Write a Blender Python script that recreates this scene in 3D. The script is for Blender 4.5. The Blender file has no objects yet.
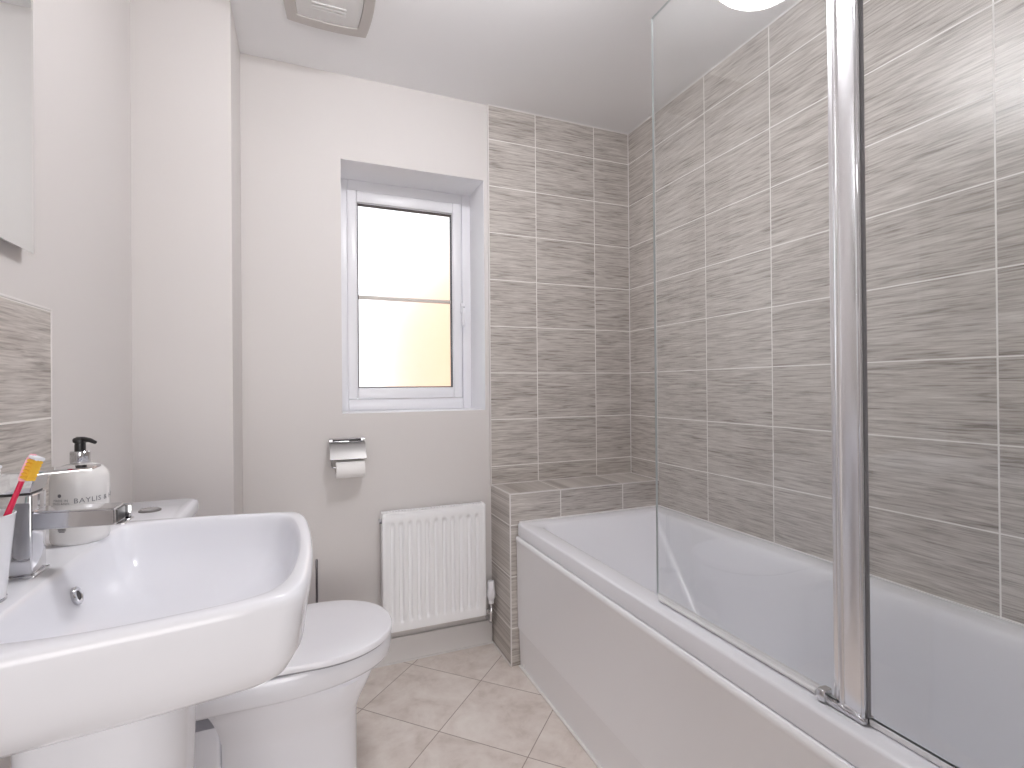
import bpy, bmesh, math, random
from mathutils import Vector, Matrix
random.seed(4)
S = bpy.context.scene
COL = S.collection

# ------------------------------------------------------------------ camera
YAW, PITCH, ROLL, F_PX, CAM_H = 0.3904, 0.0038, -0.0088, 511.08, 1.0902
sy, cy, sp, cp = math.sin(YAW), math.cos(YAW), math.sin(PITCH), math.cos(PITCH)
fwd = Vector((sy * cp, cy * cp, sp)); rgt0 = Vector((cy, -sy, 0)); up0 = Vector((-sp * sy, -sp * cy, cp))
cr, sr = math.cos(ROLL), math.sin(ROLL)
rgt = rgt0 * cr + up0 * sr; up = -rgt0 * sr + up0 * cr
cd = bpy.data.cameras.new('camera'); cam = bpy.data.objects.new('camera', cd); COL.objects.link(cam)
cd.sensor_width = 36; cd.lens = F_PX / 1024 * 36; cd.clip_start = 0.02; cd.clip_end = 200
cam.matrix_world = Matrix(((rgt.x, up.x, -fwd.x, 0), (rgt.y, up.y, -fwd.y, 0), (rgt.z, up.z, -fwd.z, CAM_H), (0, 0, 0, 1)))
S.camera = cam

# ------------------------------------------------------------------ world, sun, exposure
W = bpy.data.worlds.new('World'); S.world = W; W.use_nodes = True
wb = W.node_tree.nodes['Background']
wb.inputs['Color'].default_value = (0.90, 0.95, 1.0, 1); wb.inputs['Strength'].default_value = 1.3
sd = bpy.data.lights.new('sun', 'SUN'); sd.energy = 1.6; sd.angle = 0.01; sd.color = (1, .95, .86)
sun = bpy.data.objects.new('sun', sd); COL.objects.link(sun)
sun.rotation_euler = (math.radians(50), 0, math.radians(12))     # shines away from the room onto the house opposite
S.view_settings.view_transform = 'Standard'; S.view_settings.look = 'None'
S.view_settings.gamma = 1; S.view_settings.use_curve_mapping = False
S.view_settings.exposure = 1.02
try:
    S.cycles.use_denoising = True; S.cycles.max_bounces = 12; S.cycles.diffuse_bounces = 8
    S.cycles.glossy_bounces = 6; S.cycles.transmission_bounces = 10; S.cycles.transparent_max_bounces = 12
    S.cycles.sample_clamp_indirect = 6.0; S.cycles.caustics_reflective = False
except Exception: pass

def area_lamp(name, loc, rot, sx, sy_, energy, color):
    d = bpy.data.lights.new(name, 'AREA'); d.shape = 'RECTANGLE'; d.size = sx; d.size_y = sy_; d.energy = energy; d.color = color
    o = bpy.data.objects.new(name, d); COL.objects.link(o); o.location = loc; o.rotation_euler = rot; return o
# unseen fill light, added behind the open doorway the camera looks in from
area_lamp('landing_fill_light', (0.05, -2.15, 0.95), (math.radians(95), 0, 0), 1.6, 1.4, 21, (1.0, .985, .98))

# ------------------------------------------------------------------ helpers
def new_mat(name):
    m = bpy.data.materials.new(name); m.use_nodes = True
    return m, m.node_tree, m.node_tree.nodes['Principled BSDF']
def plain(name, col, rough=.5, metal=0, spec=.5, bump=0, bscale=60, **kw):
    m, nt, b = new_mat(name)
    b.inputs['Base Color'].default_value = (*col, 1); b.inputs['Roughness'].default_value = rough
    b.inputs['Metallic'].default_value = metal; b.inputs['Specular IOR Level'].default_value = spec
    for k, v in kw.items(): b.inputs[k.replace('_', ' ')].default_value = v
    tc = nt.nodes.new('ShaderNodeTexCoord')
    n = nt.nodes.new('ShaderNodeTexNoise'); n.inputs['Scale'].default_value = bscale; n.inputs['Detail'].default_value = 3
    nt.links.new(tc.outputs['Object'], n.inputs['Vector'])
    mr = nt.nodes.new('ShaderNodeMapRange'); mr.inputs['To Min'].default_value = max(0.0, rough - .015); mr.inputs['To Max'].default_value = rough + .015
    nt.links.new(n.outputs['Fac'], mr.inputs['Value']); nt.links.new(mr.outputs['Result'], b.inputs['Roughness'])
    if bump:
        bp = nt.nodes.new('ShaderNodeBump'); bp.inputs['Strength'].default_value = bump; bp.inputs['Distance'].default_value = .002
        nt.links.new(n.outputs['Fac'], bp.inputs['Height']); nt.links.new(bp.outputs['Normal'], b.inputs['Normal'])
    return m

class NB:
    """small node builder"""
    def __init__(s, nt): s.nt = nt
    def math(s, op, a, b=None, c=None):
        n = s.nt.nodes.new('ShaderNodeMath'); n.operation = op
        for i, v in enumerate((a, b, c)):
            if v is None: continue
            if isinstance(v, (int, float)): n.inputs[i].default_value = v
            else: s.nt.links.new(v, n.inputs[i])
        return n.outputs[0]
    def comb(s, x, y, z=0.0):
        n = s.nt.nodes.new('ShaderNodeCombineXYZ')
        for i, v in enumerate((x, y, z)):
            if isinstance(v, (int, float)): n.inputs[i].default_value = v
            else: s.nt.links.new(v, n.inputs[i])
        return n.outputs[0]
    def noise(s, vec, scale, detail=3, rough=.55, dist=0):
        n = s.nt.nodes.new('ShaderNodeTexNoise'); n.inputs['Scale'].default_value = scale; n.inputs['Detail'].default_value = detail
        n.inputs['Roughness'].default_value = rough; n.inputs['Distortion'].default_value = dist
        s.nt.links.new(vec, n.inputs['Vector']); return n.outputs['Fac']
    def ramp(s, fac, stops):
        n = s.nt.nodes.new('ShaderNodeValToRGB'); r = n.color_ramp
        while len(r.elements) < len(stops): r.elements.new(.5)
        for e, (p, c) in zip(r.elements, stops): e.position = p; e.color = (*c, 1)
        s.nt.links.new(fac, n.inputs['Fac']); return n.outputs['Color']
    def mix(s, fac, a, b):
        n = s.nt.nodes.new('ShaderNodeMix'); n.data_type = 'RGBA'
        for i, v in ((0, fac), (6, a), (7, b)):
            if isinstance(v, (int, float)): n.inputs[i].default_value = v
            elif isinstance(v, tuple): n.inputs[i].default_value = (*v, 1)
            else: s.nt.links.new(v, n.inputs[i])
        return n.outputs[2]

GROUT = (.84, .82, .795)
def tile_mat(name, ax, u0, w, z0, h, vax='Z', half=.0018):
    """grey-brown streaked ceramic tile; ax = axis running along the streaks; None w or h = no joint that way"""
    m, nt, b = new_mat(name); N = NB(nt)
    tc = nt.nodes.new('ShaderNodeTexCoord'); sx = nt.nodes.new('ShaderNodeSeparateXYZ'); nt.links.new(tc.outputs['Object'], sx.inputs[0])
    u, v = sx.outputs[ax], sx.outputs[vax]
    def cell(c, o, s):
        if s is None: return None, None
        t = N.math('DIVIDE', N.math('SUBTRACT', c, o), s)
        fl = N.math('FLOOR', t); fr = N.math('FRACT', t)
        d = N.math('MULTIPLY', N.math('MINIMUM', fr, N.math('SUBTRACT', 1.0, fr)), s)
        return fl, d
    iu, du = cell(u, u0, w); iv, dv = cell(v, z0, h)
    idv = N.comb(iu if iu else 0.0, iv if iv else 0.0, 3.7)
    wn = nt.nodes.new('ShaderNodeTexWhiteNoise'); nt.links.new(idv, wn.inputs['Vector'])
    off = N.math('MULTIPLY', wn.outputs['Value'], 37.0)
    fine = N.noise(N.comb(N.math('MULTIPLY', u, 11), N.math('MULTIPLY', v, 230), off), 1, 3, .6, .45)
    mid = N.noise(N.comb(N.math('MULTIPLY', u, 7), N.math('MULTIPLY', v, 85), off), 1, 3, .6, .7)
    big = N.noise(N.comb(N.math('MULTIPLY', u, 4), N.math('MULTIPLY', v, 12), off), 1, 2)
    f = N.math('ADD', N.math('MULTIPLY', fine, .5), N.math('ADD', N.math('MULTIPLY', mid, .36), N.math('MULTIPLY', big, .14)))
    col = N.ramp(f, [(.35, (.23, .204, .182)), (.43, (.375, .342, .314)), (.495, (.485, .450, .418)), (.56, (.565, .530, .495)), (.65, (.66, .625, .588))])
    d = du if dv is None else (dv if du is None else N.math('MINIMUM', du, dv))
    g = N.math('LESS_THAN', d, half)
    nt.links.new(N.mix(g, col, GROUT), b.inputs['Base Color'])
    nt.links.new(N.math('ADD', .33, N.math('MULTIPLY', g, .5)), b.inputs['Roughness'])
    hgt = N.math('ADD', N.math('MULTIPLY', N.math('SUBTRACT', 1.0, g), .9), N.math('MULTIPLY', f, .55))
    bp = nt.nodes.new('ShaderNodeBump'); bp.inputs['Strength'].default_value = .35; bp.inputs['Distance'].default_value = .0012
    nt.links.new(hgt, bp.inputs['Height']); nt.links.new(bp.outputs['Normal'], b.inputs['Normal'])
    b.inputs['Specular IOR Level'].default_value = .45
    return m

def floor_mat():
    m, nt, b = new_mat('floor_tiles'); N = NB(nt)
    tc = nt.nodes.new('ShaderNodeTexCoord'); sx = nt.nodes.new('ShaderNodeSeparateXYZ'); nt.links.new(tc.outputs['Object'], sx.inputs[0])
    x, y = sx.outputs['X'], sx.outputs['Y']
    P = .4243
    a = N.math('DIVIDE', N.math('SUBTRACT', N.math('ADD', x, y), 2.408), P)
    c = N.math('DIVIDE', N.math('SUBTRACT', N.math('SUBTRACT', y, x), 1.195), P)
    def dd(t):
        fr = N.math('FRACT', t); return N.math('MULTIPLY', N.math('MINIMUM', fr, N.math('SUBTRACT', 1.0, fr)), P * .7071)
    g = N.math('LESS_THAN', N.math('MINIMUM', dd(a), dd(c)), .0016)
    wn = nt.nodes.new('ShaderNodeTexWhiteNoise'); nt.links.new(N.comb(N.math('FLOOR', a), N.math('FLOOR', c), 1.3), wn.inputs['Vector'])
    vec = N.comb(x, y, N.math('MULTIPLY', wn.outputs['Value'], 11.0))
    n1 = N.noise(vec, 7, 5, .62, .8); n2 = N.noise(vec, 26, 4, .6)
    f = N.math('ADD', N.math('MULTIPLY', n1, .7), N.math('MULTIPLY', n2, .3))
    col = N.ramp(f, [(.36, (.60, .53, .475)), (.47, (.70, .63, .58)), (.56, (.75, .69, .64)), (.68, (.80, .75, .70))])
    nt.links.new(N.mix(g, col, (.36, .295, .26)), b.inputs['Base Color'])
    b.inputs['Roughness'].default_value = .33
    bp = nt.nodes.new('ShaderNodeBump'); bp.inputs['Strength'].default_value = .4; bp.inputs['Distance'].default_value = .001
    nt.links.new(N.math('SUBTRACT', N.math('MULTIPLY', f, .4), g), bp.inputs['Height']); nt.links.new(bp.outputs['Normal'], b.inputs['Normal'])
    return m

M = dict(
    wall=plain('wall_paint', (.675, .648, .635), .6, bump=.08, bscale=180, spec=.3),
    ceil=plain('ceiling_paint', (.86, .86, .87), .75, bump=.06, bscale=150, spec=.2),
    gloss=plain('gloss_trim_paint', (.70, .685, .68), .35),
    reveal=plain('reveal_paint', (.82, .82, .84), .6, spec=.3),
    porc=plain('white_ceramic', (.81, .82, .87), .16, spec=.5),
    acry=plain('white_acrylic', (.78, .785, .825), .16, spec=.5),
    panel=plain('bath_panel_plastic', (.88, .885, .91), .24, spec=.5),
    seat=plain('seat_plastic', (.80, .80, .84), .22),
    upvc=plain('white_upvc', (.80, .80, .83), .3),
    enamel=plain('radiator_enamel', (.88, .885, .90), .3),
    chrome=plain('chrome', (.66, .66, .68), .06, metal=1),
    satin=plain('polished_aluminium', (.80, .80, .82), .24, metal=1),
    brushed=plain('brushed_chrome', (.34, .33, .325), .45, metal=1),
    dark=plain('black_plastic', (.02, .019, .02), .35),
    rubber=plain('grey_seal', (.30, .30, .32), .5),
    gasket=plain('dark_gasket', (.06, .055, .06), .6),
    trim=plain('white_tile_trim', (.74, .715, .70), .4),
    seal=plain('clear_seal', (.72, .72, .73), .3),
    sealant=plain('white_sealant', (.80, .79, .78), .45),
    paper=plain('tissue_paper', (.90, .89, .88), .9, spec=.1, bump=.3, bscale=400),
    card=plain('cardboard_core', (.35, .27, .2), .9),
    cup=plain('white_tumbler', (.80, .81, .85), .12, spec=.6),
    pink=plain('pink_plastic', (.66, .012, .07), .25, Subsurface_Weight=.0),
    rose=plain('pale_pink_plastic', (.88, .42, .50), .3),
    yellow=plain('yellow_bristles', (.95, .55, .05), .7, bump=.5, bscale=900),
    clearw=plain('white_bristles', (.85, .87, .92), .7, bump=.5, bscale=900),
    mint=plain('pale_green_plastic', (.50, .66, .64), .3),
    bottle=plain('pearl_white_bottle', (.80, .79, .785), .2, spec=.5),
    ink=plain('grey_print', (.16, .16, .18), .5),
    fan=plain('fan_plastic', (.72, .715, .71), .4),
    fan_rim=plain('fan_rim_plastic', (.52, .49, .47), .45),
    door=plain('door_paint', (.74, .73, .72), .35),
    carpet=plain('landing_carpet', (.42, .38, .34), .95, bump=.6, bscale=500),
    brick=None, glass=None,
)
M['floor'] = floor_mat()
M['t_back'] = tile_mat('tile_back_wall', 'X', 1.2651, .2995, 1.1467, .2)
M['t_right'] = tile_mat('tile_right_wall', 'Y', 1.5497, .2995, 1.1467, .2)
M['t_bench_f'] = tile_mat('tile_ledge_front', 'X', 1.2665, .2985, 1.1467, .2)
M['t_bench_l'] = tile_mat('tile_ledge_end', 'Y', 0, None, 1.1467, .2)
M['t_bench_t'] = tile_mat('tile_ledge_top', 'X', 0.2, None, 0, None, vax='Y')
M['t_splash'] = tile_mat('tile_splashback', 'Y', 1.2515, .2995, 1.0365, .205)
# clear glass, frosted glass, mirror, opal lamp, brick
def glass_mat(name, col, rough, ior=1.45):
    m, nt, b = new_mat(name)
    b.inputs['Base Color'].default_value = (*col, 1); b.inputs['Roughness'].default_value = rough
    b.inputs['Transmission Weight'].default_value = 1; b.inputs['IOR'].default_value = ior
    return m
def clear_pane(name, col):
    m, nt, b = new_mat(name); nt.nodes.remove(b)
    out = nt.nodes['Material Output']; mx = nt.nodes.new('ShaderNodeMixShader'); t = nt.nodes.new('ShaderNodeBsdfTransparent'); g = nt.nodes.new('ShaderNodeBsdfGlossy')
    t.inputs['Color'].default_value = (*col, 1); g.inputs['Roughness'].default_value = 0.0; g.inputs['Color'].default_value = (1, 1, 1, 1)
    fr = nt.nodes.new('ShaderNodeFresnel'); fr.inputs['IOR'].default_value = 1.5
    N = NB(nt); geo = nt.nodes.new('ShaderNodeNewGeometry')      # the same 1.5 seen from inside and outside the sheet
    nt.links.new(N.math('SUBTRACT', 1.5, N.math('MULTIPLY', geo.outputs['Backfacing'], 1.5 - 1 / 1.5)), fr.inputs['IOR'])
    nt.links.new(fr.outputs[0], mx.inputs[0]); nt.links.new(t.outputs[0], mx.inputs[1]); nt.links.new(g.outputs[0], mx.inputs[2]); nt.links.new(mx.outputs[0], out.inputs['Surface'])
    return m
M['glass'] = clear_pane('clear_glass', (.98, .986, .984))
M['glass_edge'] = plain('glass_edge', (.60, .66, .67), .15)
def frosted():
    m, nt, b = new_mat('frosted_glass'); N = NB(nt)
    b.inputs['Base Color'].default_value = (1, 1, 1, 1); b.inputs['Roughness'].default_value = .34
    b.inputs['Transmission Weight'].default_value = 1; b.inputs['IOR'].default_value = 1.4; b.inputs['Specular IOR Level'].default_value = .5
    return m
M['frost'] = frosted()
M['mirror'] = plain('mirror_silver', (.86, .88, .88), .01, metal=1)
def opal():
    m, nt, b = new_mat('opal_diffuser'); b.inputs['Base Color'].default_value = (.9, .88, .85, 1); b.inputs['Roughness'].default_value = .4
    b.inputs['Emission Color'].default_value = (.985, .975, 1, 1); b.inputs['Emission Strength'].default_value = 24.5
    return m
M['opal'] = opal()
def brick():
    m, nt, b = new_mat('house_brick'); t = nt.nodes.new('ShaderNodeTexBrick'); tc = nt.nodes.new('ShaderNodeTexCoord'); mp = nt.nodes.new('ShaderNodeMapping')
    mp.inputs['Rotation'].default_value = (math.pi / 2, 0, 0); nt.links.new(tc.outputs['Object'], mp.inputs[0]); nt.links.new(mp.outputs[0], t.inputs[0])
    t.inputs['Color1'].default_value = (.52, .28, .18, 1); t.inputs['Color2'].default_value = (.48, .26, .16, 1); t.inputs['Mortar'].default_value = (.6, .42, .3, 1)
    t.inputs['Scale'].default_value = 4.5; nt.links.new(t.outputs['Color'], b.inputs['Base Color']); b.inputs['Roughness'].default_value = .9
    return m
M['brick'] = brick()

def smooth(bm, ang=35):
    a = math.radians(ang)
    for f in bm.faces: f.smooth = True
    for e in bm.edges:
        if len(e.link_faces) == 2: e.smooth = e.calc_face_angle(0) < a
        else: e.smooth = False
def wloc(o):
    v = Vector((0, 0, 0))
    while o: v += o.location; o = o.parent
    return v
def obj(name, bm, mat, parent=None, ang=35, loc=None):
    """link bm (built in world coordinates) as ONE mesh object; its origin is the parent's or loc"""
    base = wloc(parent) if parent else Vector(loc or (0, 0, 0))
    if base.length: bmesh.ops.translate(bm, verts=bm.verts, vec=-base)
    bmesh.ops.recalc_face_normals(bm, faces=bm.faces)
    smooth(bm, ang)
    me = bpy.data.meshes.new(name); bm.to_mesh(me); bm.free()
    for m in (mat if isinstance(mat, (list, tuple)) else [mat]): me.materials.append(m)
    o = bpy.data.objects.new(name, me); COL.objects.link(o)
    if parent: o.parent = parent
    elif loc: o.location = loc
    return o
def thing(name, label, cat, loc, group=None):
    o = bpy.data.objects.new(name, None); COL.objects.link(o); o.location = loc; o.empty_display_size = .05
    o['label'] = label; o['category'] = cat
    if group: o['group'] = group
    return o
def tag(o, label, cat): o['label'] = label; o['category'] = cat; return o
def struct(name, bm, mat, parent=None, ang=35):
    o = obj(name, bm, mat, parent, ang)
    if not parent: o['kind'] = 'structure'
    return o
def add_box(bm, x0, x1, y0, y1, z0, z1, bev=0, seg=2, mi=0):
    b2 = bmesh.new(); bmesh.ops.create_cube(b2, size=1)
    for v in b2.verts: v.co = Vector((x0 + (v.co.x + .5) * (x1 - x0), y0 + (v.co.y + .5) * (y1 - y0), z0 + (v.co.z + .5) * (z1 - z0)))
    if bev: bmesh.ops.bevel(b2, geom=list(b2.edges), offset=bev, segments=seg, profile=.5, affect='EDGES', clamp_overlap=True)
    for f in b2.faces: f.material_index = mi
    merge(bm, b2)
def merge(bm, b2):
    mp = {v: bm.verts.new(v.co) for v in b2.verts}
    for f in b2.faces:
        nf = bm.faces.new([mp[v] for v in f.verts]); nf.material_index = f.material_index
    b2.free()
def box(*a, **k): bm = bmesh.new(); add_box(bm, *a, **k); return bm
def add_loft(bm, rings, cap0=True, cap1=True, close=True):
    rv = [[bm.verts.new(p) for p in r] for r in rings]; n = len(rings[0])
    for a, b in zip(rv, rv[1:]):
        for i in range(n if close else n - 1):
            j = (i + 1) % n; bm.faces.new((a[i], a[j], b[j], b[i]))
    if cap0: bm.faces.new(list(reversed(rv[0])))
    if cap1: bm.faces.new(rv[-1])
    return rv
def lathe(bm, c, prof, n=48, axis='Z', cap0=True, cap1=True):
    """prof = [(r, h)...] along axis from c"""
    rings = []
    for r, h in prof:
        ring = []
        for i in range(n):
            t = 2 * math.pi * i / n; a, b = r * math.cos(t), r * math.sin(t)
            ring.append({'Z': (c[0] + a, c[1] + b, c[2] + h), 'X': (c[0] + h, c[1] + a, c[2] + b), 'Y': (c[0] + a, c[1] + h, c[2] + b)}[axis])
        rings.append(ring)
    add_loft(bm, rings, cap0, cap1)
def tube(bm, pts, r, n=12, caps=True):
    pts = [Vector(p) for p in pts]; rs = r if isinstance(r, (list, tuple)) else [r] * len(pts)
    rings = []; prev = None
    for i, p in enumerate(pts):
        d = (pts[min(i + 1, len(pts) - 1)] - pts[max(i - 1, 0)]).normalized()
        if prev is None: u = d.orthogonal().normalized()
        else: u = (prev - d * prev.dot(d)).normalized()
        prev = u; v = d.cross(u)
        rings.append([p + (u * math.cos(2 * math.pi * k / n) + v * math.sin(2 * math.pi * k / n)) * rs[i] for k in range(n)])
    add_loft(bm, rings, caps, caps)
def catmull(ctrl, n, closed=True):
    out = []; m = len(ctrl)
    for i in range(m):
        p0, p1, p2, p3 = (Vector(ctrl[(i + k) % m]) for k in (-1, 0, 1, 2))
        for k in range(n):
            t = k / n
            out.append(.5 * ((2 * p1) + (p2 - p0) * t + (2 * p0 - 5 * p1 + 4 * p2 - p3) * t * t + (3 * p1 - p0 - 3 * p2 + p3) * t ** 3))
    return out
def rrect(x0, x1, y0, y1, r, n=8, z=0):
    """rounded rectangle outline, counter-clockwise; r may be four radii for corners (x1y1, x0y1, x0y0, x1y0)"""
    rr = r if isinstance(r, (list, tuple)) else [r] * 4
    pts = []
    for (cx, cyy, a0), q in zip(((x1, y1, 0), (x0, y1, 90), (x0, y0, 180), (x1, y0, 270)), rr):
        ox = cx - q if cx == x1 else cx + q; oy = cyy - q if cyy == y1 else cyy + q
        for k in range(n + 1):
            a = math.radians(a0 + 90 * k / n); pts.append(Vector((ox + q * math.cos(a), oy + q * math.sin(a), z)))
    return pts
def at_z(pts, z): return [Vector((p.x, p.y, z)) for p in pts]

# ------------------------------------------------------------------ room shell
XL, XR, YB, ZC = -.455, 1.457, 2.058, 2.294
YF = .12                                     # inner face of the wall with the doorway
struct('floor', box(XL - .1, XR + .1, YF - .12, YB + .02, -.1, 0), M['floor'])
struct('ceiling', box(XL - .1, XR + .1, YF - .12, YB + .32, ZC, ZC + .1), M['ceil'])
struct('wall_left', box(XL - .1, XL, YF - .12, YB + .02, -.1, ZC), M['wall'])
struct('wall_right', box(XR, XR + .1, YF - .12, YB + .32, -.1, ZC), M['t_right'])
# back wall, with the deep window opening
WX0, WX1, WZ0, WZ1 = .143, .724, .989, 1.969
bm = bmesh.new()
for a in ((XL - .1, WX0, -.1, ZC), (WX1, XR, -.1, ZC), (WX0, WX1, -.1, WZ0), (WX0, WX1, WZ1, ZC)):
    add_box(bm, a[0], a[1], YB, YB + .30, a[2], a[3])
bmesh.ops.remove_doubles(bm, verts=bm.verts, dist=1e-5)
struct('wall_back', bm, M['wall'])
# boxed-in column in the corner behind the toilet
struct('wall_left_boxing', box(XL, -.197, 1.792, YB, 0, ZC), M['wall'])
# doorway wall behind the bath's near end
bm = bmesh.new()
add_box(bm, .44, XR, YF - .12, YF, 0, ZC); add_box(bm, XL, -.40, YF - .12, YF, 0, ZC); add_box(bm, -.40, .44, YF - .12, YF, 2.03, ZC)
struct('wall_front', bm, M['wall'])
bm = bmesh.new()
add_box(bm, -.40, -.37, YF - .125, YF + .012, 0, 2.03, .002); add_box(bm, .41, .44, YF - .125, YF + .012, 0, 2.03, .002); add_box(bm, -.37, .41, YF - .125, YF + .012, 2.0, 2.03, .002)
struct('trim_1', bm, M['door'])
# landing outside the doorway
struct('floor_landing', box(-1.3, 1.6, -2.2, YF - .12, -.1, 0), M['carpet'])
bm = bmesh.new()
add_box(bm, -1.4, -1.3, -2.2, 0, 0, 2.4); add_box(bm, 1.6, 1.7, -2.2, 0, 0, 2.4); add_box(bm, -1.4, 1.7, -2.3, -2.2, 0, 2.4)
add_box(bm, -1.3, XL - .1, -.1, 0, 0, 2.4); add_box(bm, XR + .1, 1.6, -.1, 0, 0, 2.4)
struct('wall_landing', bm, M['wall'])
struct('ceiling_landing', box(-1.4, 1.7, -2.3, 0, 2.4, 2.5), M['ceil'])

# tiling on the back wall, edge trims, sealant lines
TXL = .7455
struct('wall_back_tiling', box(TXL, XR, 2.05, YB, 0, ZC - .001), M['t_back'])
struct('trim_2', box(TXL - .005, TXL, 2.046, YB, .6635, ZC - .001, .0012), M['trim'])
struct('trim_3', box(XR - .0025, XR, 2.0475, 2.05, .669, ZC), M['sealant'])
bm = bmesh.new(); add_box(bm, TXL, XR, 2.0475, 2.05, ZC - .004, ZC); add_box(bm, XR - .003, XR, YF, 2.05, ZC - .004, ZC)
struct('trim_4', bm, M['sealant'])
# tiled ledge behind the bath
BY, BZ = 1.844, .669
bm = box(TXL, XR, BY, 2.05, 0, BZ)
for f in bm.faces:
    n = f.normal
    f.material_index = 2 if abs(n.z) > .9 else (1 if abs(n.x) > .9 else 0)
struct('wall_ledge', bm, [M['t_bench_f'], M['t_bench_l'], M['t_bench_t']])
bm = bmesh.new()
add_box(bm, TXL - .0015, TXL + .0035, BY - .0015, BY + .0035, 0, BZ, .001)
add_box(bm, TXL, XR, BY - .0015, BY + .0035, BZ - .0035, BZ + .0015, .001)
add_box(bm, TXL - .0015, TXL + .0035, BY, 2.05, BZ - .0035, BZ + .0015, .001)
add_box(bm, TXL, XR, 2.047, 2.0505, BZ, BZ + .003); add_box(bm, XR - .003, XR, BY, 2.05, BZ, BZ + .003)
add_box(bm, TXL - .004, TXL, BY, 2.058, 0, .005)
struct('trim_5', bm, M['trim'])
# baseboards
def board(bm, x0, x1, y0, y1, zt=.098):
    add_box(bm, x0, x1, y0, y1, 0, zt, .002)
bm = bmesh.new(); add_box(bm, -.2, TXL - .003, YB - .014, YB, 0, .1, .004, 3); add_box(bm, -.2, TXL - .003, YB - .018, YB - .014, 0, .008, .002)
struct('baseboard_back', bm, M['gloss'])
struct('baseboard_boxing', box(XL + .015, -.197, 1.778, 1.792, 0, .1, bev=.004), M['gloss'])
struct('baseboard_left', box(XL, XL + .014, YF, 1.792, 0, .1, bev=.004), M['gloss'])
# tiled splashback over the basin
struct('wall_left_splashback', box(XL, XL + .008, .58, 1.250, .80, 1.243), M['t_splash'])
bm = bmesh.new(); add_box(bm, XL, XL + .0095, 1.249, 1.254, .80, 1.247, .0015); add_box(bm, XL, XL + .0095, 0.575, 1.254, 1.242, 1.247, .0015)
struct('trim_6', bm, M['trim'])

# ------------------------------------------------------------------ window
FY = 2.25                                     # inner face of the frame
def frame_ring(bm, x0, x1, z0, z1, w, ya, yb, bev=.003, wb=None, wt=None):
    wb = wb or w; wt = wt or w
    add_box(bm, x0, x0 + w, ya, yb, z0, z1, bev); add_box(bm, x1 - w, x1, ya, yb, z0, z1, bev)
    add_box(bm, x0 + w, x1 - w, ya + .0004, yb, z0, z0 + wb, bev); add_box(bm, x0 + w, x1 - w, ya + .0004, yb, z1 - wt, z1, bev)
win = bmesh.new(); frame_ring(win, WX0, WX1, WZ0 + .001, WZ1, .040, FY, FY + .055, .004, .050, .044)
window = struct('window_1', win, M['upvc'])
sash = bmesh.new(); frame_ring(sash, WX0 + .037, WX1 - .045, WZ0 + .052, WZ1 - .046, .040, FY - .009, FY + .03, .005, .044, .048)
# sloped glazing bead
frame_ring(sash, WX0 + .074, WX1 - .082, WZ0 + .093, WZ1 - .091, .006, FY + .004, FY + .03, .002)
sash = obj('window_sash', sash, M['upvc'], window)
gk = bmesh.new(); frame_ring(gk, WX0 + .0795, WX1 - .0875, WZ0 + .0985, WZ1 - .0965, .004, FY + .004, FY + .03, 0)
obj('gasket', gk, M['gasket'], sash)
obj('pane', box(WX0 + .076, WX1 - .084, FY + .024, FY + .029, WZ0 + .095, WZ1 - .093), M['frost'], sash)
obj('glazing_bar', box(WX0 + .078, WX1 - .086, FY + .013, FY + .022, 1.4675, 1.4835, bev=.002), plain('glazing_bar_paint', (.60, .56, .52), .4), sash)
h = bmesh.new()
add_box(h, .668, .690, FY - .022, FY - .008, 1.425, 1.470, .004, 3); add_box(h, .671, .687, FY - .040, FY - .024, 1.362, 1.455, .006, 3)
tube(h, [(.679, FY - .026, 1.45), (.679, FY - .015, 1.45)], .006)
hd = obj('window_handle', h, M['upvc'], sash)
sc_ = bmesh.new(); lathe(sc_, (.679, FY - .0415, 1.447), [(.003, 0), (.003, .003)], 14, 'Y'); obj('screw', sc_, M['rubber'], hd)
# inner lining of the reveal, a shade whiter than the walls
bm = bmesh.new()
add_box(bm, WX0, WX1, YB + .001, FY + .02, WZ0 - .001, WZ0 + .001); add_box(bm, WX0, WX1, YB + .001, FY + .02, WZ1 - .001, WZ1 + .001)
add_box(bm, WX0 - .001, WX0 + .001, YB + .001, FY + .02, WZ0, WZ1); add_box(bm, WX1 - .001, WX1 + .001, YB + .001, FY + .02, WZ0, WZ1)
struct('trim_7', bm, M['reveal'])
# house opposite, only sensed through the frosted pane
hs = bmesh.new()
add_loft(hs, [[(1.25, 6.2, -3), (7, 6.2, -3), (7, 6.2, 2.9), (4.2, 6.2, 4.8), (1.25, 6.2, 2.5)],
              [(1.25, 10, -3), (7, 10, -3), (7, 10, 2.9), (4.2, 10, 4.8), (1.25, 10, 2.5)]])
tag(obj('neighbouring_house', hs, M['brick'], ang=10, loc=(4, 8, -3)), 'blurred orange brick house glimpsed through the frosted window pane', 'house')
g = box(-12, 16, 2.7, 22, -3.1, -3.0)
gd = obj('ground_outside', g, plain('paving_outside', (.45, .44, .42), .9)); gd['kind'] = 'structure'

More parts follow.
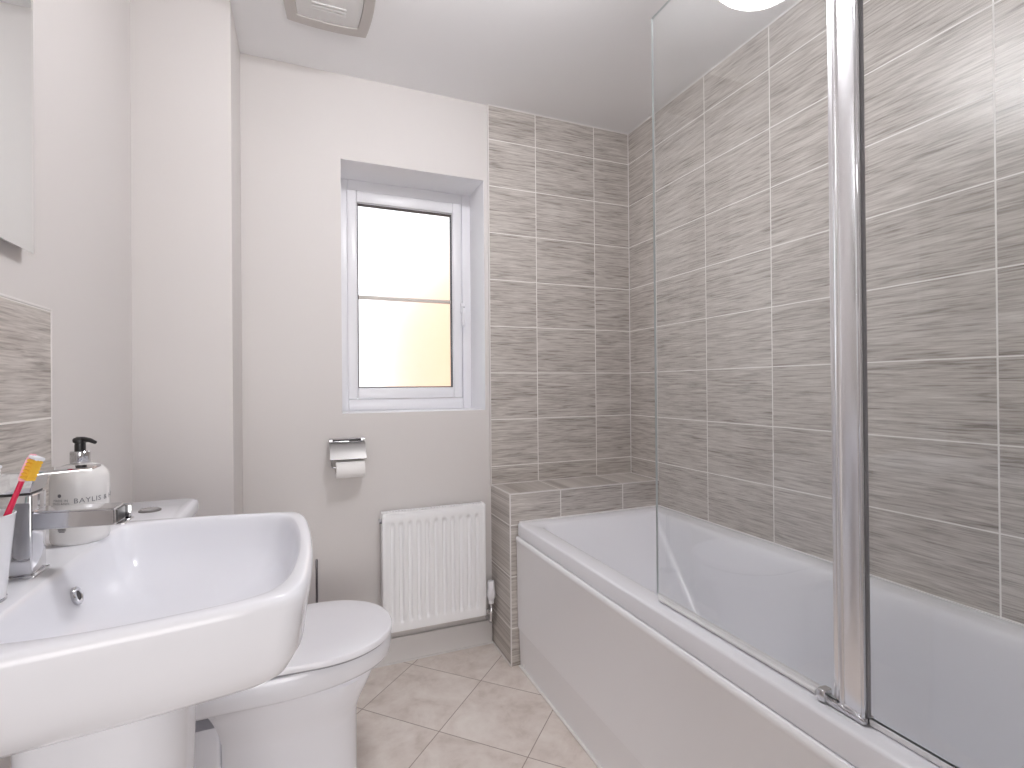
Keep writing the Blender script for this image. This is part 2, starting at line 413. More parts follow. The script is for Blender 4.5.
# ------------------------------------------------------------------ bath
bath = thing('bath', 'white acrylic bathtub set between the tiled ledge and the tiled wall', 'bathtub', (1.1, .99, 0))
bx0, bx1, by0, by1 = .774, XR - .001, YF + .003, BY - .002
ZR = .556
out = lambda d, z: at_z(rrect(bx0 + d, bx1 - d * .2, by0 + d * .2, by1 - d * .2, [.006, .012, .012, .006], 6), z)
NB_ = 8
def oring(x0, x1, y0, y1, r, z): return at_z(rrect(x0, x1, y0, y1, r, NB_), z)
o_ = [.006, .012, .012, .006]
rings = [oring(bx0 + .016, bx1, by0, by1, o_, .506), oring(bx0 + .002, bx1, by0, by1, o_, .506), oring(bx0, bx1, by0, by1, o_, .508),
         oring(bx0, bx1, by0, by1, o_, .549), oring(bx0 + .0012, bx1, by0, by1, o_, .5525), oring(bx0 + .004, bx1, by0, by1, o_, .555), oring(bx0 + .008, bx1 - .002, by0 + .004, by1 - .004, o_, ZR),
         oring(.834, 1.392, .205, 1.785, [.03, .05, .09, .09], ZR - .001), oring(.840, 1.384, .215, 1.777, [.028, .05, .09, .09], ZR - .004),
         oring(.845, 1.377, .222, 1.768, [.026, .05, .09, .09], ZR - .012), oring(.850, 1.371, .228, 1.755, [.026, .05, .09, .09], ZR - .03),
         oring(.860, 1.355, .24, 1.66, [.026, .06, .09, .09], .43), oring(.872, 1.335, .26, 1.545, [.028, .07, .10, .10], .33),
         oring(.885, 1.312, .285, 1.44, [.032, .08, .10, .10], .235), oring(.905, 1.29, .31, 1.37, [.06, .08, .10, .10], .175),
         oring(.935, 1.26, .35, 1.29, [.07, .08, .10, .10], .140), oring(.99, 1.20, .42, 1.20, [.06, .06, .08, .08], .130)]
bm = bmesh.new(); add_loft(bm, rings, False, True)
obj('tub', bm, M['acry'], bath, 42)
# front panel with rounded top edge, soft crease and stepped plinth
prof = [(.795, .0), (.782, .002), (.777, .140), (.7755, .147), (.772, .150), (.7695, .480), (.7665, .487), (.7655, .494), (.7668, .500), (.770, .5045), (.795, .5045)]
bm = bmesh.new(); add_loft(bm, [[(x, by0, z) for x, z in prof], [(x, by1 - .004, z) for x, z in prof]])
pn = obj('bath_panel', bm, M['panel'], bath, 28); pn['label'] = 'glossy pale grey front panel with stepped plinth'
bm = bmesh.new(); lathe(bm, (.7808, 1.80, .018), [(.006, 0), (.006, -.0018), (.003, -.0028)], 16, 'X'); obj('panel_screw', bm, M['sealant'], pn)
bm = bmesh.new(); add_box(bm, bx0 + .01, bx1 - .001, by1 - .001, by1 + .0015, ZR - .002, ZR + .004); add_box(bm, XR - .0045, XR - .0005, by0, by1, ZR - .001, ZR + .0035)
obj('sealant_bead', bm, M['sealant'], bath)
obj('floor_sealant', box(.773, .784, by0, by1 - .005, 0, .005, bev=.002), M['sealant'], bath)
bm = bmesh.new(); lathe(bm, (1.095, .55, .1302), [(.032, 0), (.032, .003), (.026, .005), (.02, .003)], 32); obj('waste', bm, M['chrome'], bath)

# ------------------------------------------------------------------ shower screen
SX = .817
scr = thing('shower_screen', 'clear glass folding shower screen with broad chrome post standing on the bath rim', 'shower screen', (SX, .56, ZR))
def glass_panel(name, y0, y1, z0, z1, th=.006):
    bm = bmesh.new(); a, b = SX - th / 2, SX + th / 2
    add_box(bm, a, b, y0, y1, z0, z1)
    bmesh.ops.recalc_face_normals(bm, faces=bm.faces)
    for f in bm.faces: f.material_index = 0 if abs(f.normal.x) > .9 else 1
    return obj(name, bm, [M['glass'], M['glass_edge']], scr)
glass_panel('glass_panel', .581, 1.043, .5675, 2.006)
glass_panel('glass_panel', .135, .5315, .5675, 2.006)
# post: rounded front bead, broad flat face, dark gasket line at each side
bm = bmesh.new(); add_box(bm, SX - .008, SX + .010, .5365, .5645, .566, 2.02, .002, 3); obj('post', bm, M['satin'], scr)
bm = bmesh.new(); lathe(bm, (SX, .5705, .566), [(.0072, 0), (.0072, 1.454)], 24); add_box(bm, SX - .004, SX + .004, .574, .584, .570, 2.012, .001); obj('hinge_tube', bm, M['satin'], scr)
bm = bmesh.new(); add_box(bm, SX - .0105, SX + .002, .5305, .5365, .564, 2.02, .002, 3); obj('edge_profile', bm, M['chrome'], scr)
bm = bmesh.new(); add_box(bm, SX - .0035, SX + .0035, .5290, .5306, .566, 2.015, 0); obj('post_gasket', bm, M['rubber'], scr)
bm = bmesh.new(); add_box(bm, SX - .013, SX + .012, .529, .594, .5572, .566, .002); add_box(bm, SX - .018, SX + .004, .592, .606, .5572, .578, .003, 3)
obj('foot_bracket', bm, M['chrome'], scr)
bm = bmesh.new(); add_box(bm, SX - .0045, SX + .0045, .606, 1.040, .5625, .572, .001); tube(bm, [(SX - .0045, .615, .5625), (SX - .0045, 1.03, .5625)], .0045)
obj('bottom_seal', bm, M['seal'], scr)
bm = bmesh.new(); add_box(bm, SX - .0035, SX + .0035, .152, .528, .5575, .5675, .001); obj('bottom_seal', bm, M['seal'], scr)
bm = bmesh.new(); add_box(bm, SX - .014, SX + .014, YF + .001, .150, .5575, 2.02, .002); obj('wall_profile', bm, M['chrome'], scr)

# ------------------------------------------------------------------ basin
CYB = .905
def outline(half, n=6):
    """mirror a half outline of (x, dy) about CYB; first point at the wall, last on the nose"""
    pts = [(x, CYB + d, 0) for x, d in half[:-1]] + [(half[-1][0], CYB, 0)] + [(x, CYB - d, 0) for x, d in reversed(half[:-1])]
    m = len(pts); out_ = []
    for i in range(m - 1):          # open catmull, the wall side stays straight
        p0 = Vector(pts[max(i - 1, 0)]); p1 = Vector(pts[i]); p2 = Vector(pts[i + 1]); p3 = Vector(pts[min(i + 2, m - 1)])
        for k in range(n):
            t = k / n
            out_.append(.5 * ((2 * p1) + (p2 - p0) * t + (2 * p0 - 5 * p1 + 4 * p2 - p3) * t * t + (3 * p1 - p0 - 3 * p2 + p3) * t ** 3))
    out_.append(Vector(pts[-1]))
    a, b = out_[-1].copy(), out_[0].copy()
    for k in range(1, 8): out_.append(a.lerp(b, k / 8))
    return out_
XW = XL + .009
h_out = [(XW, .292), (-.38, .288), (-.30, .279), (-.20, .265), (-.10, .248), (-.045, .236), (-.010, .222), (.006, .182), (.013, .095), (.015, 0)]
def shrink(h, fx, d, front): return [(XW if i == 0 else min(x, x) - front * max(0, (x - XW) / (.016 - XW)), dy * d) for i, (x, dy) in enumerate(h)]
def ring(h, z): return at_z(outline(h), z)
h_in = [(-.314, .170), (-.311, .210), (-.29, .240), (-.20, .246), (-.10, .230), (-.058, .217), (-.031, .196), (-.015, .152), (-.006, .08), (-.003, 0)]
def sc(h, cx, s, sy_=None): return [(cx + (x - cx) * s, dy * (sy_ or s)) for x, dy in h]
rings = [ring(shrink(h_out, 1, .50, .16), .698), ring(shrink(h_out, 1, .66, .075), .702), ring(shrink(h_out, 1, .76, .045), .708), ring(shrink(h_out, 1, .85, .024), .724),
         ring(shrink(h_out, 1, .925, .010), .752), ring(shrink(h_out, 1, .972, .006), .785), ring(shrink(h_out, 1, .994, .002), .812), ring(shrink(h_out, 1, 1.0, 0), .826),
         ring(shrink(h_out, 1, .997, .001), .833), ring(shrink(h_out, 1, .988, .004), .838), ring(shrink(h_out, 1, .975, .008), .840)]
inner = [ring(sc(h_in, -.15, 1.008), .8402), ring(sc(h_in, -.15, .998), .8392), ring(sc(h_in, -.15, .987), .8368), ring(sc(h_in, -.15, .974), .832), ring(sc(h_in, -.15, .962), .824), ring(sc(h_in, -.15, .945), .811), ring(sc(h_in, -.15, .90), .787), ring(sc(h_in, -.15, .82, .80), .762),
         ring(sc(h_in, -.15, .66, .62), .745), ring(sc(h_in, -.16, .40, .38), .737), ring(sc(h_in, -.17, .14, .13), .735)]
bas = thing('basin', 'white ceramic pedestal basin with overflow, standing against the tiled splashback', 'basin', (XL + .2, CYB, 0))
bm = bmesh.new(); add_loft(bm, rings + inner, True, True)
obj('bowl', bm, M['porc'], bas, 60)
# pedestal
def ped(x1, hw, z): return at_z(rrect(-.335, x1, CYB - hw, CYB + hw, [hw * .8, .03, .03, hw * .8], 10), z)
bm = bmesh.new(); add_loft(bm, [ped(-.152, .112, 0), ped(-.152, .112, .02), ped(-.160, .104, .10), ped(-.163, .101, .35), ped(-.158, .105, .55), ped(-.152, .109, .695), ped(-.152, .109, .715)])
obj('pedestal', bm, M['porc'], bas, 50)
def tilt(bm): bmesh.ops.transform(bm, matrix=Matrix.Translation((-.2995, .912, .796)) @ Matrix.Rotation(-.30, 4, 'Y'), verts=bm.verts)
bm = bmesh.new(); lathe(bm, (0, 0, 0), [(.0068, .001), (.0068, .0035), (.0085, .0045), (.0118, .0042), (.0132, .0025), (.0132, -.003)], 32, 'X', False, False); tilt(bm)
ov = obj('overflow_ring', bm, M['chrome'], bas)
bm = bmesh.new(); lathe(bm, (0, 0, 0), [(.0069, 0), (.0069, .0022)], 24, 'X'); tilt(bm); obj('overflow_hole', bm, M['dark'], ov)
bm = bmesh.new(); lathe(bm, (-.17, CYB, .735), [(.03, 0), (.03, .003), (.022, .006), (.012, .004)], 32); obj('waste', bm, M['chrome'], bas)

# ------------------------------------------------------------------ tap
TY = .894
tap = thing('basin_tap', 'square chrome mixer tap with a flat lever at the back of the basin', 'tap', (-.352, TY, .8405))
bm = bmesh.new(); add_box(bm, -.374, -.330, TY - .024, TY + .024, .8395, .844, .001); obj('base_plate', bm, M['chrome'], tap)
bm = bmesh.new(); add_box(bm, -.371, -.333, TY - .021, TY + .021, .844, .951, .0025, 3); obj('body', bm, M['chrome'], tap)
bm = bmesh.new()
add_loft(bm, [[(-.335, TY + s * .021, z) for s, z in ((-1, .903), (1, .903), (1, .928), (-1, .928))], [(-.242, TY + s * .021, z) for s, z in ((-1, .9005), (1, .9005), (1, .9245), (-1, .9245))]])
bmesh.ops.bevel(bm, geom=list(bm.edges), offset=.0025, segments=3, affect='EDGES')
sp_ = obj('spout', bm, M['chrome'], tap)
bm = bmesh.new(); add_box(bm, -.243, -.2405, TY - .017, TY + .017, .9035, .9215); obj('outlet', bm, M['dark'], sp_)
bm = bmesh.new(); add_box(bm, -.242, -.231, TY - .021, TY + .021, .8995, .9025, .0012); add_box(bm, -.242, -.233, TY + .0165, TY + .021, .9025, .9205, .001); obj('outlet_lip', bm, M['chrome'], sp_)
bm = bmesh.new(); add_box(bm, -.368, -.336, TY - .018, TY + .018, .951, .9535); obj('cartridge_gap', bm, M['dark'], tap)
bm = bmesh.new()
def lev(x, zb, zt, w): return [(x, TY - w, zb), (x, TY + w, zb), (x, TY + w, zt), (x, TY - w, zt)]
add_loft(bm, [lev(-.371, .9535, .981, .021), lev(-.334, .9535, .981, .021), lev(-.329, .9765, .9815, .021), lev(-.268, .9795, .9830, .019)])
bmesh.ops.bevel(bm, geom=list(bm.edges), offset=.0014, segments=2, affect='EDGES')
obj('lever', bm, M['chrome'], tap)

# ------------------------------------------------------------------ soap bottle
BC = (-.342, 1.062, .8395)
soap = thing('soap_bottle', 'white hand wash bottle with black pump, standing behind the basin tap', 'soap bottle', BC)
bm = bmesh.new(); lathe(bm, BC, [(.033, 0), (.0375, .003), (.039, .009), (.0393, .098), (.0385, .108), (.035, .117), (.028, .124), (.018, .1275), (.0125, .1285)], 64); bot = obj('bottle', bm, M['bottle'], soap, 50)
bm = bmesh.new(); lathe(bm, BC, [(.0125, .128), (.0135, .130), (.0135, .147), (.012, .149)], 40); obj('collar', bm, M['chrome'], soap)
bm = bmesh.new(); lathe(bm, BC, [(.0075, .149), (.0075, .162), (.0095, .163), (.0100, .168), (.0085, .1705), (.003, .172)], 32)
dx = Vector((.80, -.60, 0)); c0 = Vector(BC)
tube(bm, [c0 + Vector((0, 0, .168)) - dx * .006, c0 + dx * .008 + Vector((0, 0, .1685)), c0 + dx * .022 + Vector((0, 0, .167)), c0 + dx * .033 + Vector((0, 0, .1635))], [.0045, .0042, .0036, .0028], 12)
obj('pump_head', bm, M['dark'], soap, 50)
def wrap_text(txt, size, z, ang_c, align='CENTER', r=.0397, parent=None, name='lettering'):
    cu = bpy.data.curves.new('t', 'FONT'); cu.body = txt; cu.size = size; cu.align_x = align; cu.extrude = 0; cu.space_character = 1.12; cu.resolution_u = 2
    o = bpy.data.objects.new('t', cu); COL.objects.link(o); bpy.context.view_layer.update()
    me = bpy.data.meshes.new_from_object(o.evaluated_get(bpy.context.evaluated_depsgraph_get()))
    bpy.data.objects.remove(o, do_unlink=True)
    bm = bmesh.new(); bm.from_mesh(me); bpy.data.meshes.remove(me)
    for _ in range(1): bmesh.ops.subdivide_edges(bm, edges=[e for e in bm.edges if e.calc_length() > .004], cuts=2)
    for v in bm.verts:
        a = ang_c + v.co.x / r; hh = v.co.y
        v.co = Vector((BC[0] + r * math.cos(a), BC[1] + r * math.sin(a), z + hh))
    ob = obj(name, bm, M['ink'], parent); return ob
A0 = math.atan2(-BC[1], -BC[0])              # towards the camera
wrap_text('BAYLIS & HARDING', .0112, .9085, A0 - .22, 'LEFT', parent=bot)
wrap_text('MADE IN\nENGLAND', .0052, .9120, A0 - .68, 'CENTER', parent=bot)
bm = bmesh.new()
for r0, r1, z, s in ((.0397, .0397, .9215, .003), (.0397, .0397, .9015, .0034)):
    a = A0 - .70
    p = Vector((BC[0] + r0 * math.cos(a), BC[1] + r0 * math.sin(a), z)); t = Vector((-math.sin(a), math.cos(a), 0)) * s; u = Vector((0, 0, s))
    bm.faces.new([bm.verts.new(p + t * math.cos(k * math.pi / 4) + u * math.sin(k * math.pi / 4)) for k in range(8)])
obj('crest', bm, M['ink'], bot)
bm = bmesh.new()
a1 = A0 - .62
for k, (z, w) in enumerate(((.8675, .30), (.8655, .30), (.8635, .22))):
    seg = [Vector((BC[0] + .0397 * math.cos(a1 - w / 2 + w * i / 6), BC[1] + .0397 * math.sin(a1 - w / 2 + w * i / 6), z)) for i in range(7)]
    add_loft(bm, [seg, [q + Vector((0, 0, .0011)) for q in seg]], False, False, False)
obj('small_print', bm, M['ink'], bot)

# ------------------------------------------------------------------ tumbler and toothbrushes
TC = (-.3575, .792, .8405)
tum = thing('tumbler', 'white tapered tumbler at the near back corner of the basin', 'tumbler', TC)
bm = bmesh.new(); lathe(bm, TC, [(.029, .003), (.0295, .006), (.0375, .100), (.0383, .102), (.0375, .103), (.0362, .100), (.0285, .012), (.005, .010)], 64)
obj('cup', bm, M['cup'], tum, 50)
bm = bmesh.new(); lathe(bm, TC, [(.0275, 0), (.0300, .0005), (.0300, .0035), (.029, .0042)], 64); obj('base_ring', bm, M['chrome'], tum)
def toothbrush(label, p0, p1, side, mats):
    """p0 handle end, p1 head tip, side = direction the bristles point"""
    p0, p1, side = Vector(p0), Vector(p1), Vector(side)
    t = thing('toothbrush', label, 'toothbrush', p0, 'toothbrushes standing in the tumbler')
    d = (p1 - p0).normalized(); side = (side - d * side.dot(d)).normalized(); L = (p1 - p0).length; wv = d.cross(side)
    bm = bmesh.new(); rings = []
    for k in range(13):
        s = k / 12; r = .0052 - .0022 * min(1, s * 1.15)
        c = p0 + d * (L - .030) * s
        rings.append([c + (side * math.cos(q) * r * .8 + wv * math.sin(q) * r) for q in [i * math.pi / 6 for i in range(12)]])
    add_loft(bm, rings); obj('handle', bm, mats[0], t, 50)
    hb = p1 - d * .032
    bm = bmesh.new(); rings = []
    for s, w in ((0, .004), (.1, .0055), (.5, .006), (.85, .0055), (1, .0035)):
        c = hb + d * .033 * s; rings.append([c + side * .0024 * math.cos(q) + wv * w * math.sin(q) for q in [i * math.pi / 6 for i in range(12)]])
    add_loft(bm, rings); obj('head', bm, mats[1], t, 50)
    def tufts(name, s0, s1, n, m, hgt):
        bm = bmesh.new()
        for i in range(n):
            for j in range(3):
                c = hb + d * .033 * (s0 + (s1 - s0) * (i + .5) / n) + wv * (j - 1) * .0034
                tube(bm, [c + side * .001, c + side * (.001 + hgt)], [.0019, .0023], 8)
        obj(name, bm, m, t, 40)
    tufts('bristles', .10, .84, 6, mats[2], .0105)
    tufts('bristle_tips', .84, 1.0, 1, mats[3], .0115)
toothbrush('bright pink toothbrush with yellow bristles standing in the white tumbler', (-.352, .788, .860), (-.300, .790, 1.012), (.75, -.45, .05), (M['pink'], M['rose'], M['yellow'], M['clearw']))
toothbrush('pale green toothbrush standing upright in the tumbler beside the pink one', (-.362, .795, .860), (-.345, .800, 1.002), (.8, -.5, .1), (M['mint'], M['mint'], M['clearw'], M['clearw']))

# ------------------------------------------------------------------ mirror
mir = thing('wall_mirror', 'frameless mirror with a slanted edge on the wall over the basin splashback', 'mirror', (XL, .92, 1.345))
bm = bmesh.new(); MX = XL + .020
fr = lambda x, i: [(x, y, z) for y, z in ((.66 + i, 1.331 + i), (1.158 - i, 1.331 + i), (1.158 - i, 2.05 - i), (.66 + i, 2.05 - i))]
add_loft(bm, [fr(MX - .004, 0), fr(MX - .0015, 0), fr(MX, .012)]); obj('mirror_glass', bm, M['mirror'], mir, 1)
obj('backing', box(XL + .001, MX - .004, 0.667, 1.151, 1.338, 2.043, bev=.001), M['gloss'], mir)

# ------------------------------------------------------------------ toilet
TCY = 1.505
wc = thing('toilet', 'white close-coupled toilet with closed lid, standing past the basin', 'toilet', (-.05, TCY, 0))
def dshape(x0, x1, hw, z, n=40, p=2.15, xr=.55):
    """D outline: straight-ish rear at x0, round nose at x1"""
    pts = []; xm = x0 + (x1 - x0) * xr
    for i in range(n + 1):
        a = -math.pi / 2 + math.pi * i / n; c, s = math.cos(a), math.sin(a)
        pts.append(Vector((xm + (x1 - xm) * abs(c) ** (2 / p), TCY + hw * math.copysign(abs(s) ** (2 / p), s), z)))
    rw = hw * .88
    pts.append(Vector((xm - (xm - x0) * .5, TCY + hw * .97, z))); pts.append(Vector((x0 + .02, TCY + rw, z))); pts.append(Vector((x0, TCY + rw * .9, z)))
    pts.append(Vector((x0, TCY - rw * .9, z))); pts.append(Vector((x0 + .02, TCY - rw, z))); pts.append(Vector((xm - (xm - x0) * .5, TCY - hw * .97, z)))
    return pts
bm = bmesh.new()
add_loft(bm, [dshape(-.185, .138, .110, 0), dshape(-.185, .136, .108, .06), dshape(-.185, .137, .108, .205), dshape(-.185, .143, .112, .228), dshape(-.19, .157, .124, .258), dshape(-.20, .174, .136, .292), dshape(-.215, .188, .145, .325),
              dshape(-.44, .196, .151, .338), dshape(-.445, .210, .162, .341), dshape(-.445, .2225, .172, .344), dshape(-.445, .229, .178, .354), dshape(-.445, .233, .182, .380), dshape(-.445, .232, .181, .402), dshape(-.445, .228, .178, .4065)])
obj('pan', bm, M['porc'], wc, 50)
bm = bmesh.new(); add_loft(bm, [dshape(-.205, .219, .169, .4065), dshape(-.205, .219, .169, .408), dshape(-.205, .219, .169, .4120)]); obj('seat', bm, M['seat'], wc, 40)
bm = bmesh.new(); add_loft(bm, [dshape(-.215, .224, .175, .4120), dshape(-.215, .232, .182, .4120), dshape(-.215, .2345, .1845, .414), dshape(-.215, .235, .185, .4235), dshape(-.215, .232, .182, .4285), dshape(-.21, .222, .172, .4312), dshape(-.20, .16, .12, .4335), dshape(-.17, .08, .05, .4342)])
obj('lid', bm, M['seat'], wc, 40)
bm = bmesh.new(); add_loft(bm, [dshape(-.20, .2275, .1775, .4066), dshape(-.20, .2275, .1775, .4119)]); obj('lid_gap_shade', bm, M['rubber'], wc)  # dark ring added in the gap as the shade line under the lid
bm = bmesh.new(); tube(bm, [(-.222, TCY - .09, .424), (-.222, TCY + .09, .424)], .009, 16); obj('hinge', bm, M['seat'], wc)
def cring(x1, hw, z, r=.03, bow=.004):
    p = at_z(rrect(XL + .004, x1, TCY - hw, TCY + hw, [r, .01, .01, r], 8), z)
    for q in p:
        k = max(0, (q.x - XL - .1) / (x1 - XL - .1)); q.x += bow * k * (1 - ((q.y - TCY) / hw) ** 2)
    return p
bm = bmesh.new(); add_loft(bm, [cring(-.275, .135, .400), cring(-.272, .14, .41), cring(-.270, .150, .60), cring(-0.274, .154, .745)]); obj('cistern', bm, M['porc'], wc, 50)
bm = bmesh.new(); add_loft(bm, [cring(-0.272, .156, .748), cring(-0.270, .160, .750), cring(-0.267, .162, .760), cring(-0.267, .162, .775), cring(-0.270, .159, .7835), cring(-0.278, .152, .7865)]); cl = obj('cistern_lid', bm, M['porc'], wc, 50)
bm = bmesh.new(); lathe(bm, (-.352, TCY + .020, .7865), [(.024, 0), (.024, .003), (.021, .0045)], 40); bt = obj('flush_button_ring', bm, M['brushed'], cl)
bm = bmesh.new(); lathe(bm, (-.352, TCY + .020, .7905), [(.019, 0), (.019, .0015), (.017, .002)], 36); obj('flush_button', bm, M['satin'], bt)
# foot of the pan at the wall with its trap cover
bm = bmesh.new(); add_loft(bm, [at_z(rrect(-.44, -.186, TCY - .088, TCY + .088, .012, 6), z) for z in (0, .262)] + [at_z(rrect(-.435, -.19, TCY - .084, TCY + .084, .012, 6), .270)])
obj('trap_cover', bm, M['porc'], wc, 50)

# toilet brush beyond the toilet
tb = thing('toilet_brush', 'slim dark-handled toilet brush in its holder between toilet and back wall', 'toilet brush', (.045, 1.95, 0))
bm = bmesh.new(); tube(bm, [(.045, 1.95, .20), (.045, 1.95, .475), (.045, 1.95, .480)], [.0042, .0042, .003], 14); obj('handle', bm, plain('dark_chrome', (.20, .19, .20), .2, metal=1), tb)
bm = bmesh.new(); lathe(bm, (.045, 1.95, 0), [(.043, 0), (.045, .003), (.045, .215), (.043, .218), (.041, .216), (.041, .01)], 40); obj('holder', bm, M['satin'], tb)

# ------------------------------------------------------------------ radiator
rad = thing('radiator', 'small white ribbed panel radiator under the window', 'radiator', (.49, 2.0, .147))
RX0, RX1, RZ0, RZ1, RYF = .280, .697, .148, .606, 1.992
bm = bmesh.new()
nch = 11; nx = nch * 12; nzs = [0, .012, .03, .036, .042, .048, .054, .12, .35, .46 - .062, .46 - .056, .46 - .05, .46 - .044, .46 - .038, .46 - .028, .446, .458]
grid = []
for z in nzs:
    row = []
    lead = min(max((z - .028) / .024, 0), 1) * min(max((.458 - .034 - z) / .024, 0), 1); lead = lead * lead * (3 - 2 * lead)
    for i in range(nx + 1):
        u = i / nx; x = RX0 + .010 + (RX1 - RX0 - .020) * u
        ph = (u * (nch + .6) - .3) % 1.0; inside = 0 < (u * (nch + .6) - .3) < nch
        prf = 0
        if inside:
            e = abs(ph - .5) * 2; prf = 1 - min(max((e - .25) / .35, 0), 1); prf = prf * prf * (3 - 2 * prf)
        dy = .009 * prf * lead
        if z > .45: dy = .004
        row.append(bm.verts.new((x, RYF + dy, RZ0 + z)))
    grid.append(row)
for a, b in zip(grid, grid[1:]):
    for i in range(nx): bm.faces.new((a[i], a[i + 1], b[i + 1], b[i]))
ed = [e for e in bm.edges if e.is_boundary]
ret = bmesh.ops.extrude_edge_only(bm, edges=ed)
for v in [g_ for g_ in ret['geom'] if isinstance(g_, bmesh.types.BMVert)]: v.co.y = RYF + .018
obj('front_panel', bm, M['enamel'], rad, 50)
for x0 in (RX0, RX1 - .012):
    bm = box(x0, x0 + .012, RYF - .001, RYF + .045, RZ0 - .001, RZ1 + .001, bev=.003, seg=3); obj('side_panel', bm, M['enamel'], rad)
bm = bmesh.new(); add_box(bm, RX0 + .011, RX1 - .011, RYF + .001, RYF + .006, RZ1 - .010, RZ1, .002)
add_box(bm, RX0 + .011, RX1 - .011, RYF + .038, RYF + .045, RZ1 - .010, RZ1, .002)
for k in range(34): x = RX0 + .016 + k * (RX1 - RX0 - .032) / 33; add_box(bm, x - .0018, x + .0018, RYF + .006, RYF + .038, RZ1 - .006, RZ1 - .001)
obj('top_grille', bm, M['enamel'], rad)
bm = bmesh.new(); add_box(bm, RX0 + .012, RX1 - .012, RYF + .040, RYF + .050, RZ0 + .01, RZ1 - .012, .002); add_box(bm, RX0 + .05, RX0 + .07, RYF + .048, YB, RZ0 + .05, RZ1 - .05, .001); add_box(bm, RX1 - .07, RX1 - .05, RYF + .048, YB, RZ0 + .05, RZ1 - .05, .001)
obj('rear_panel', bm, M['enamel'], rad)
bm = bmesh.new(); lathe(bm, (RX0 - .008, RYF + .022, .573), [(.007, 0), (.009, .002), (.009, .009)], 20, 'X'); obj('bleed_plug', bm, M['rubber'], rad)
val = thing('radiator_valve', 'white thermostatic valve with chrome body at the radiator lower right', 'radiator valve', (.722, 2.0, .16))
bm = bmesh.new(); VC = (.7215, 2.002, .202)
lathe(bm, VC, [(.0125, .0), (.0135, .004), (.0180, .014), (.0188, .024), (.0172, .040), (.0150, .048), (.0150, .074), (.0130, .079)], 32)
vh = obj('valve_head', bm, M['upvc'], val, 50)
bm = bmesh.new(); add_box(bm, .7195, .7215, 1.9875, 1.989, .252, .272); obj('slot', bm, M['rubber'], vh)
bm = bmesh.new(); lathe(bm, VC, [(.012, -.012), (.012, 0)], 28); obj('collar', bm, M['enamel'], val)
bm = bmesh.new(); lathe(bm, VC, [(.0085, -.062), (.010, -.058), (.010, -.04), (.0075, -.036), (.0075, -.012)], 28)
lathe(bm, (.696, 2.002, .158), [(.0075, 0), (.0105, .002), (.0105, .012), (.0075, .014), (.0075, .03)], 6, 'X'); obj('valve_body', bm, M['chrome'], val)
bm = bmesh.new(); tube(bm, [(VC[0], VC[1], .142), (VC[0], VC[1], .118), (VC[0], VC[1] + .008, .111), (VC[0], YB - .001, .110)], .0075, 16); obj('tail_pipe', bm, M['chrome'], val)

# ------------------------------------------------------------------ toilet roll holder
rh = thing('toilet_roll_holder', 'chrome toilet roll holder with curved cover fixed to the back wall', 'toilet roll holder', (.158, YB, .86))
bm = bmesh.new(); add_box(bm, .096, .222, YB - .006, YB, .868, .896, .002); obj('back_plate', bm, M['chrome'], rh)
for x in (.100, .216):
    bm = bmesh.new(); tube(bm, [(x - .006, YB - .014, .889), (x + .006, YB - .014, .889)], .009, 18); obj('cover_hinge', bm, M['chrome'], rh)
bm = bmesh.new(); tube(bm, [(.106, YB - .014, .889), (.210, YB - .014, .889)], .0035, 12); obj('hinge_pin', bm, M['dark'], rh)
bm = bmesh.new()
cpr = [(YB - .014, .882), (YB - .030, .878), (YB - .038, .872), (YB - .060, .846), (YB - .074, .824)]
top = [[(.094, y, z), (.224, y, z), (.224, y + .0012, z - .0014), (.094, y + .0012, z - .0014)] for y, z in cpr]
add_loft(bm, top); obj('cover', bm, M['brushed'], rh, 20)
RC = (.168, YB - .046, .792)
bm = bmesh.new(); tube(bm, [(.104, YB - .006, .862), (.104, YB - .006, RC[2] + .002), (.104, YB - .020, RC[2]), (.104, RC[1] - .0, RC[2]), (.112, RC[1], RC[2]), (.221, RC[1], RC[2])], .003, 10); obj('roll_arm', bm, M['chrome'], rh)
roll = thing('toilet_roll', 'white toilet paper roll hanging on the chrome holder', 'toilet roll', RC)
bm = bmesh.new(); lathe(bm, (.116, RC[1], RC[2] - .007), [(.018, .0), (.034, .0), (.0345, .001), (.0345, .101), (.034, .102), (.018, .102), (.018, .0)], 48, 'X', False, False)
obj('paper', bm, M['paper'], roll, 40)
bm = bmesh.new(); lathe(bm, (.1163, RC[1], RC[2] - .007), [(.0165, 0), (.018, 0), (.018, .1014), (.0165, .1014), (.0165, 0)], 36, 'X', False, False); obj('core', bm, M['card'], roll, 40)

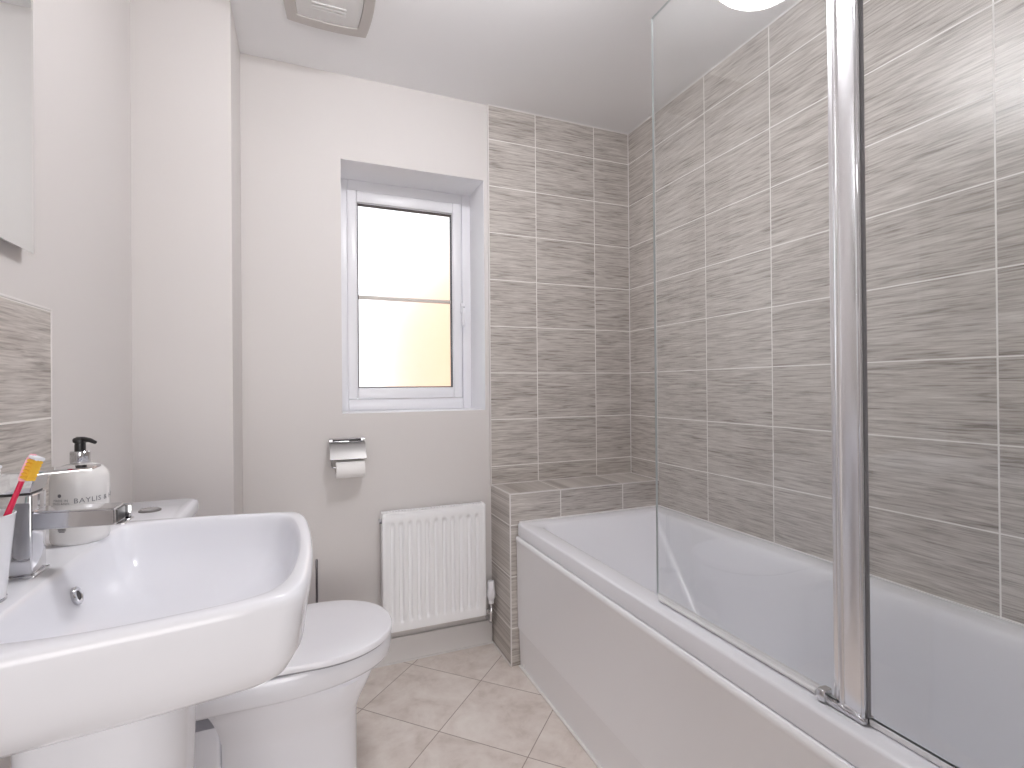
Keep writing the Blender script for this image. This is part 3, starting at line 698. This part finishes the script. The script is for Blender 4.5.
# ------------------------------------------------------------------ extractor fan
fan = thing('extractor_fan', 'square white extractor fan with bowed edges on the ceiling', 'extractor fan', (.08, 1.60, ZC))
def fr_(c, hx, hy, bow, z, n=10):
    pts = []
    for (ax, ay), (bx, by) in zip(((1, 1), (-1, 1), (-1, -1), (1, -1)), ((-1, 1), (-1, -1), (1, -1), (1, 1))):
        for k in range(n):
            t = k / n; x, y = ax + (bx - ax) * t, ay + (by - ay) * t; bb = bow * (1 - (2 * t - 1) ** 2)
            pts.append(Vector((c[0] + hx * x + (bb * ax if ax == bx else 0), c[1] + hy * y + (bb * ay if ay == by else 0), z)))
    return pts
FC = (.086, 1.632)
bm = bmesh.new(); add_loft(bm, [fr_(FC, .114, .128, .008, ZC), fr_(FC, .118, .131, .009, ZC - .006), fr_(FC, .121, .134, .010, ZC - .030), fr_(FC, .119, .132, .010, ZC - .033), fr_(FC, .092, .100, .007, ZC - .033), fr_(FC, .090, .098, .007, ZC - .027)]); obj('housing', bm, M['fan_rim'], fan, 25)
bm = bmesh.new(); add_loft(bm, [fr_(FC, .0895, .0975, .007, ZC - .026), fr_(FC, .0895, .0975, .007, ZC - .0295), fr_(FC, .086, .094, .006, ZC - .0305)])
for k in range(3): add_box(bm, FC[0] - .05, FC[0] + .05, FC[1] + .052 - k * .014, FC[1] + .058 - k * .014, ZC - .0335, ZC - .030, .0012)
obj('cover_plate', bm, M['fan'], fan, 40)

# ------------------------------------------------------------------ ceiling light (seen mirrored in the screen's glass)
cl_ = thing('ceiling_light', 'round opal glass ceiling light in the middle of the bathroom ceiling', 'ceiling light', (.46, 1.02, ZC))
bm = bmesh.new(); lathe(bm, (.46, 1.02, ZC), [(.155, 0), (.155, -.018), (.148, -.024), (.14, -.024)], 64); obj('ring', bm, M['chrome'], cl_)
bm = bmesh.new(); lathe(bm, (.46, 1.02, ZC - .0245), [(.145, 0)] + [(.145 * math.cos(a), -.122 * math.sin(a)) for a in [math.radians(d_) for d_ in (10, 20, 30, 40, 50, 60, 70, 80, 88)]], 64); obj('diffuser', bm, M['opal'], cl_, 60)
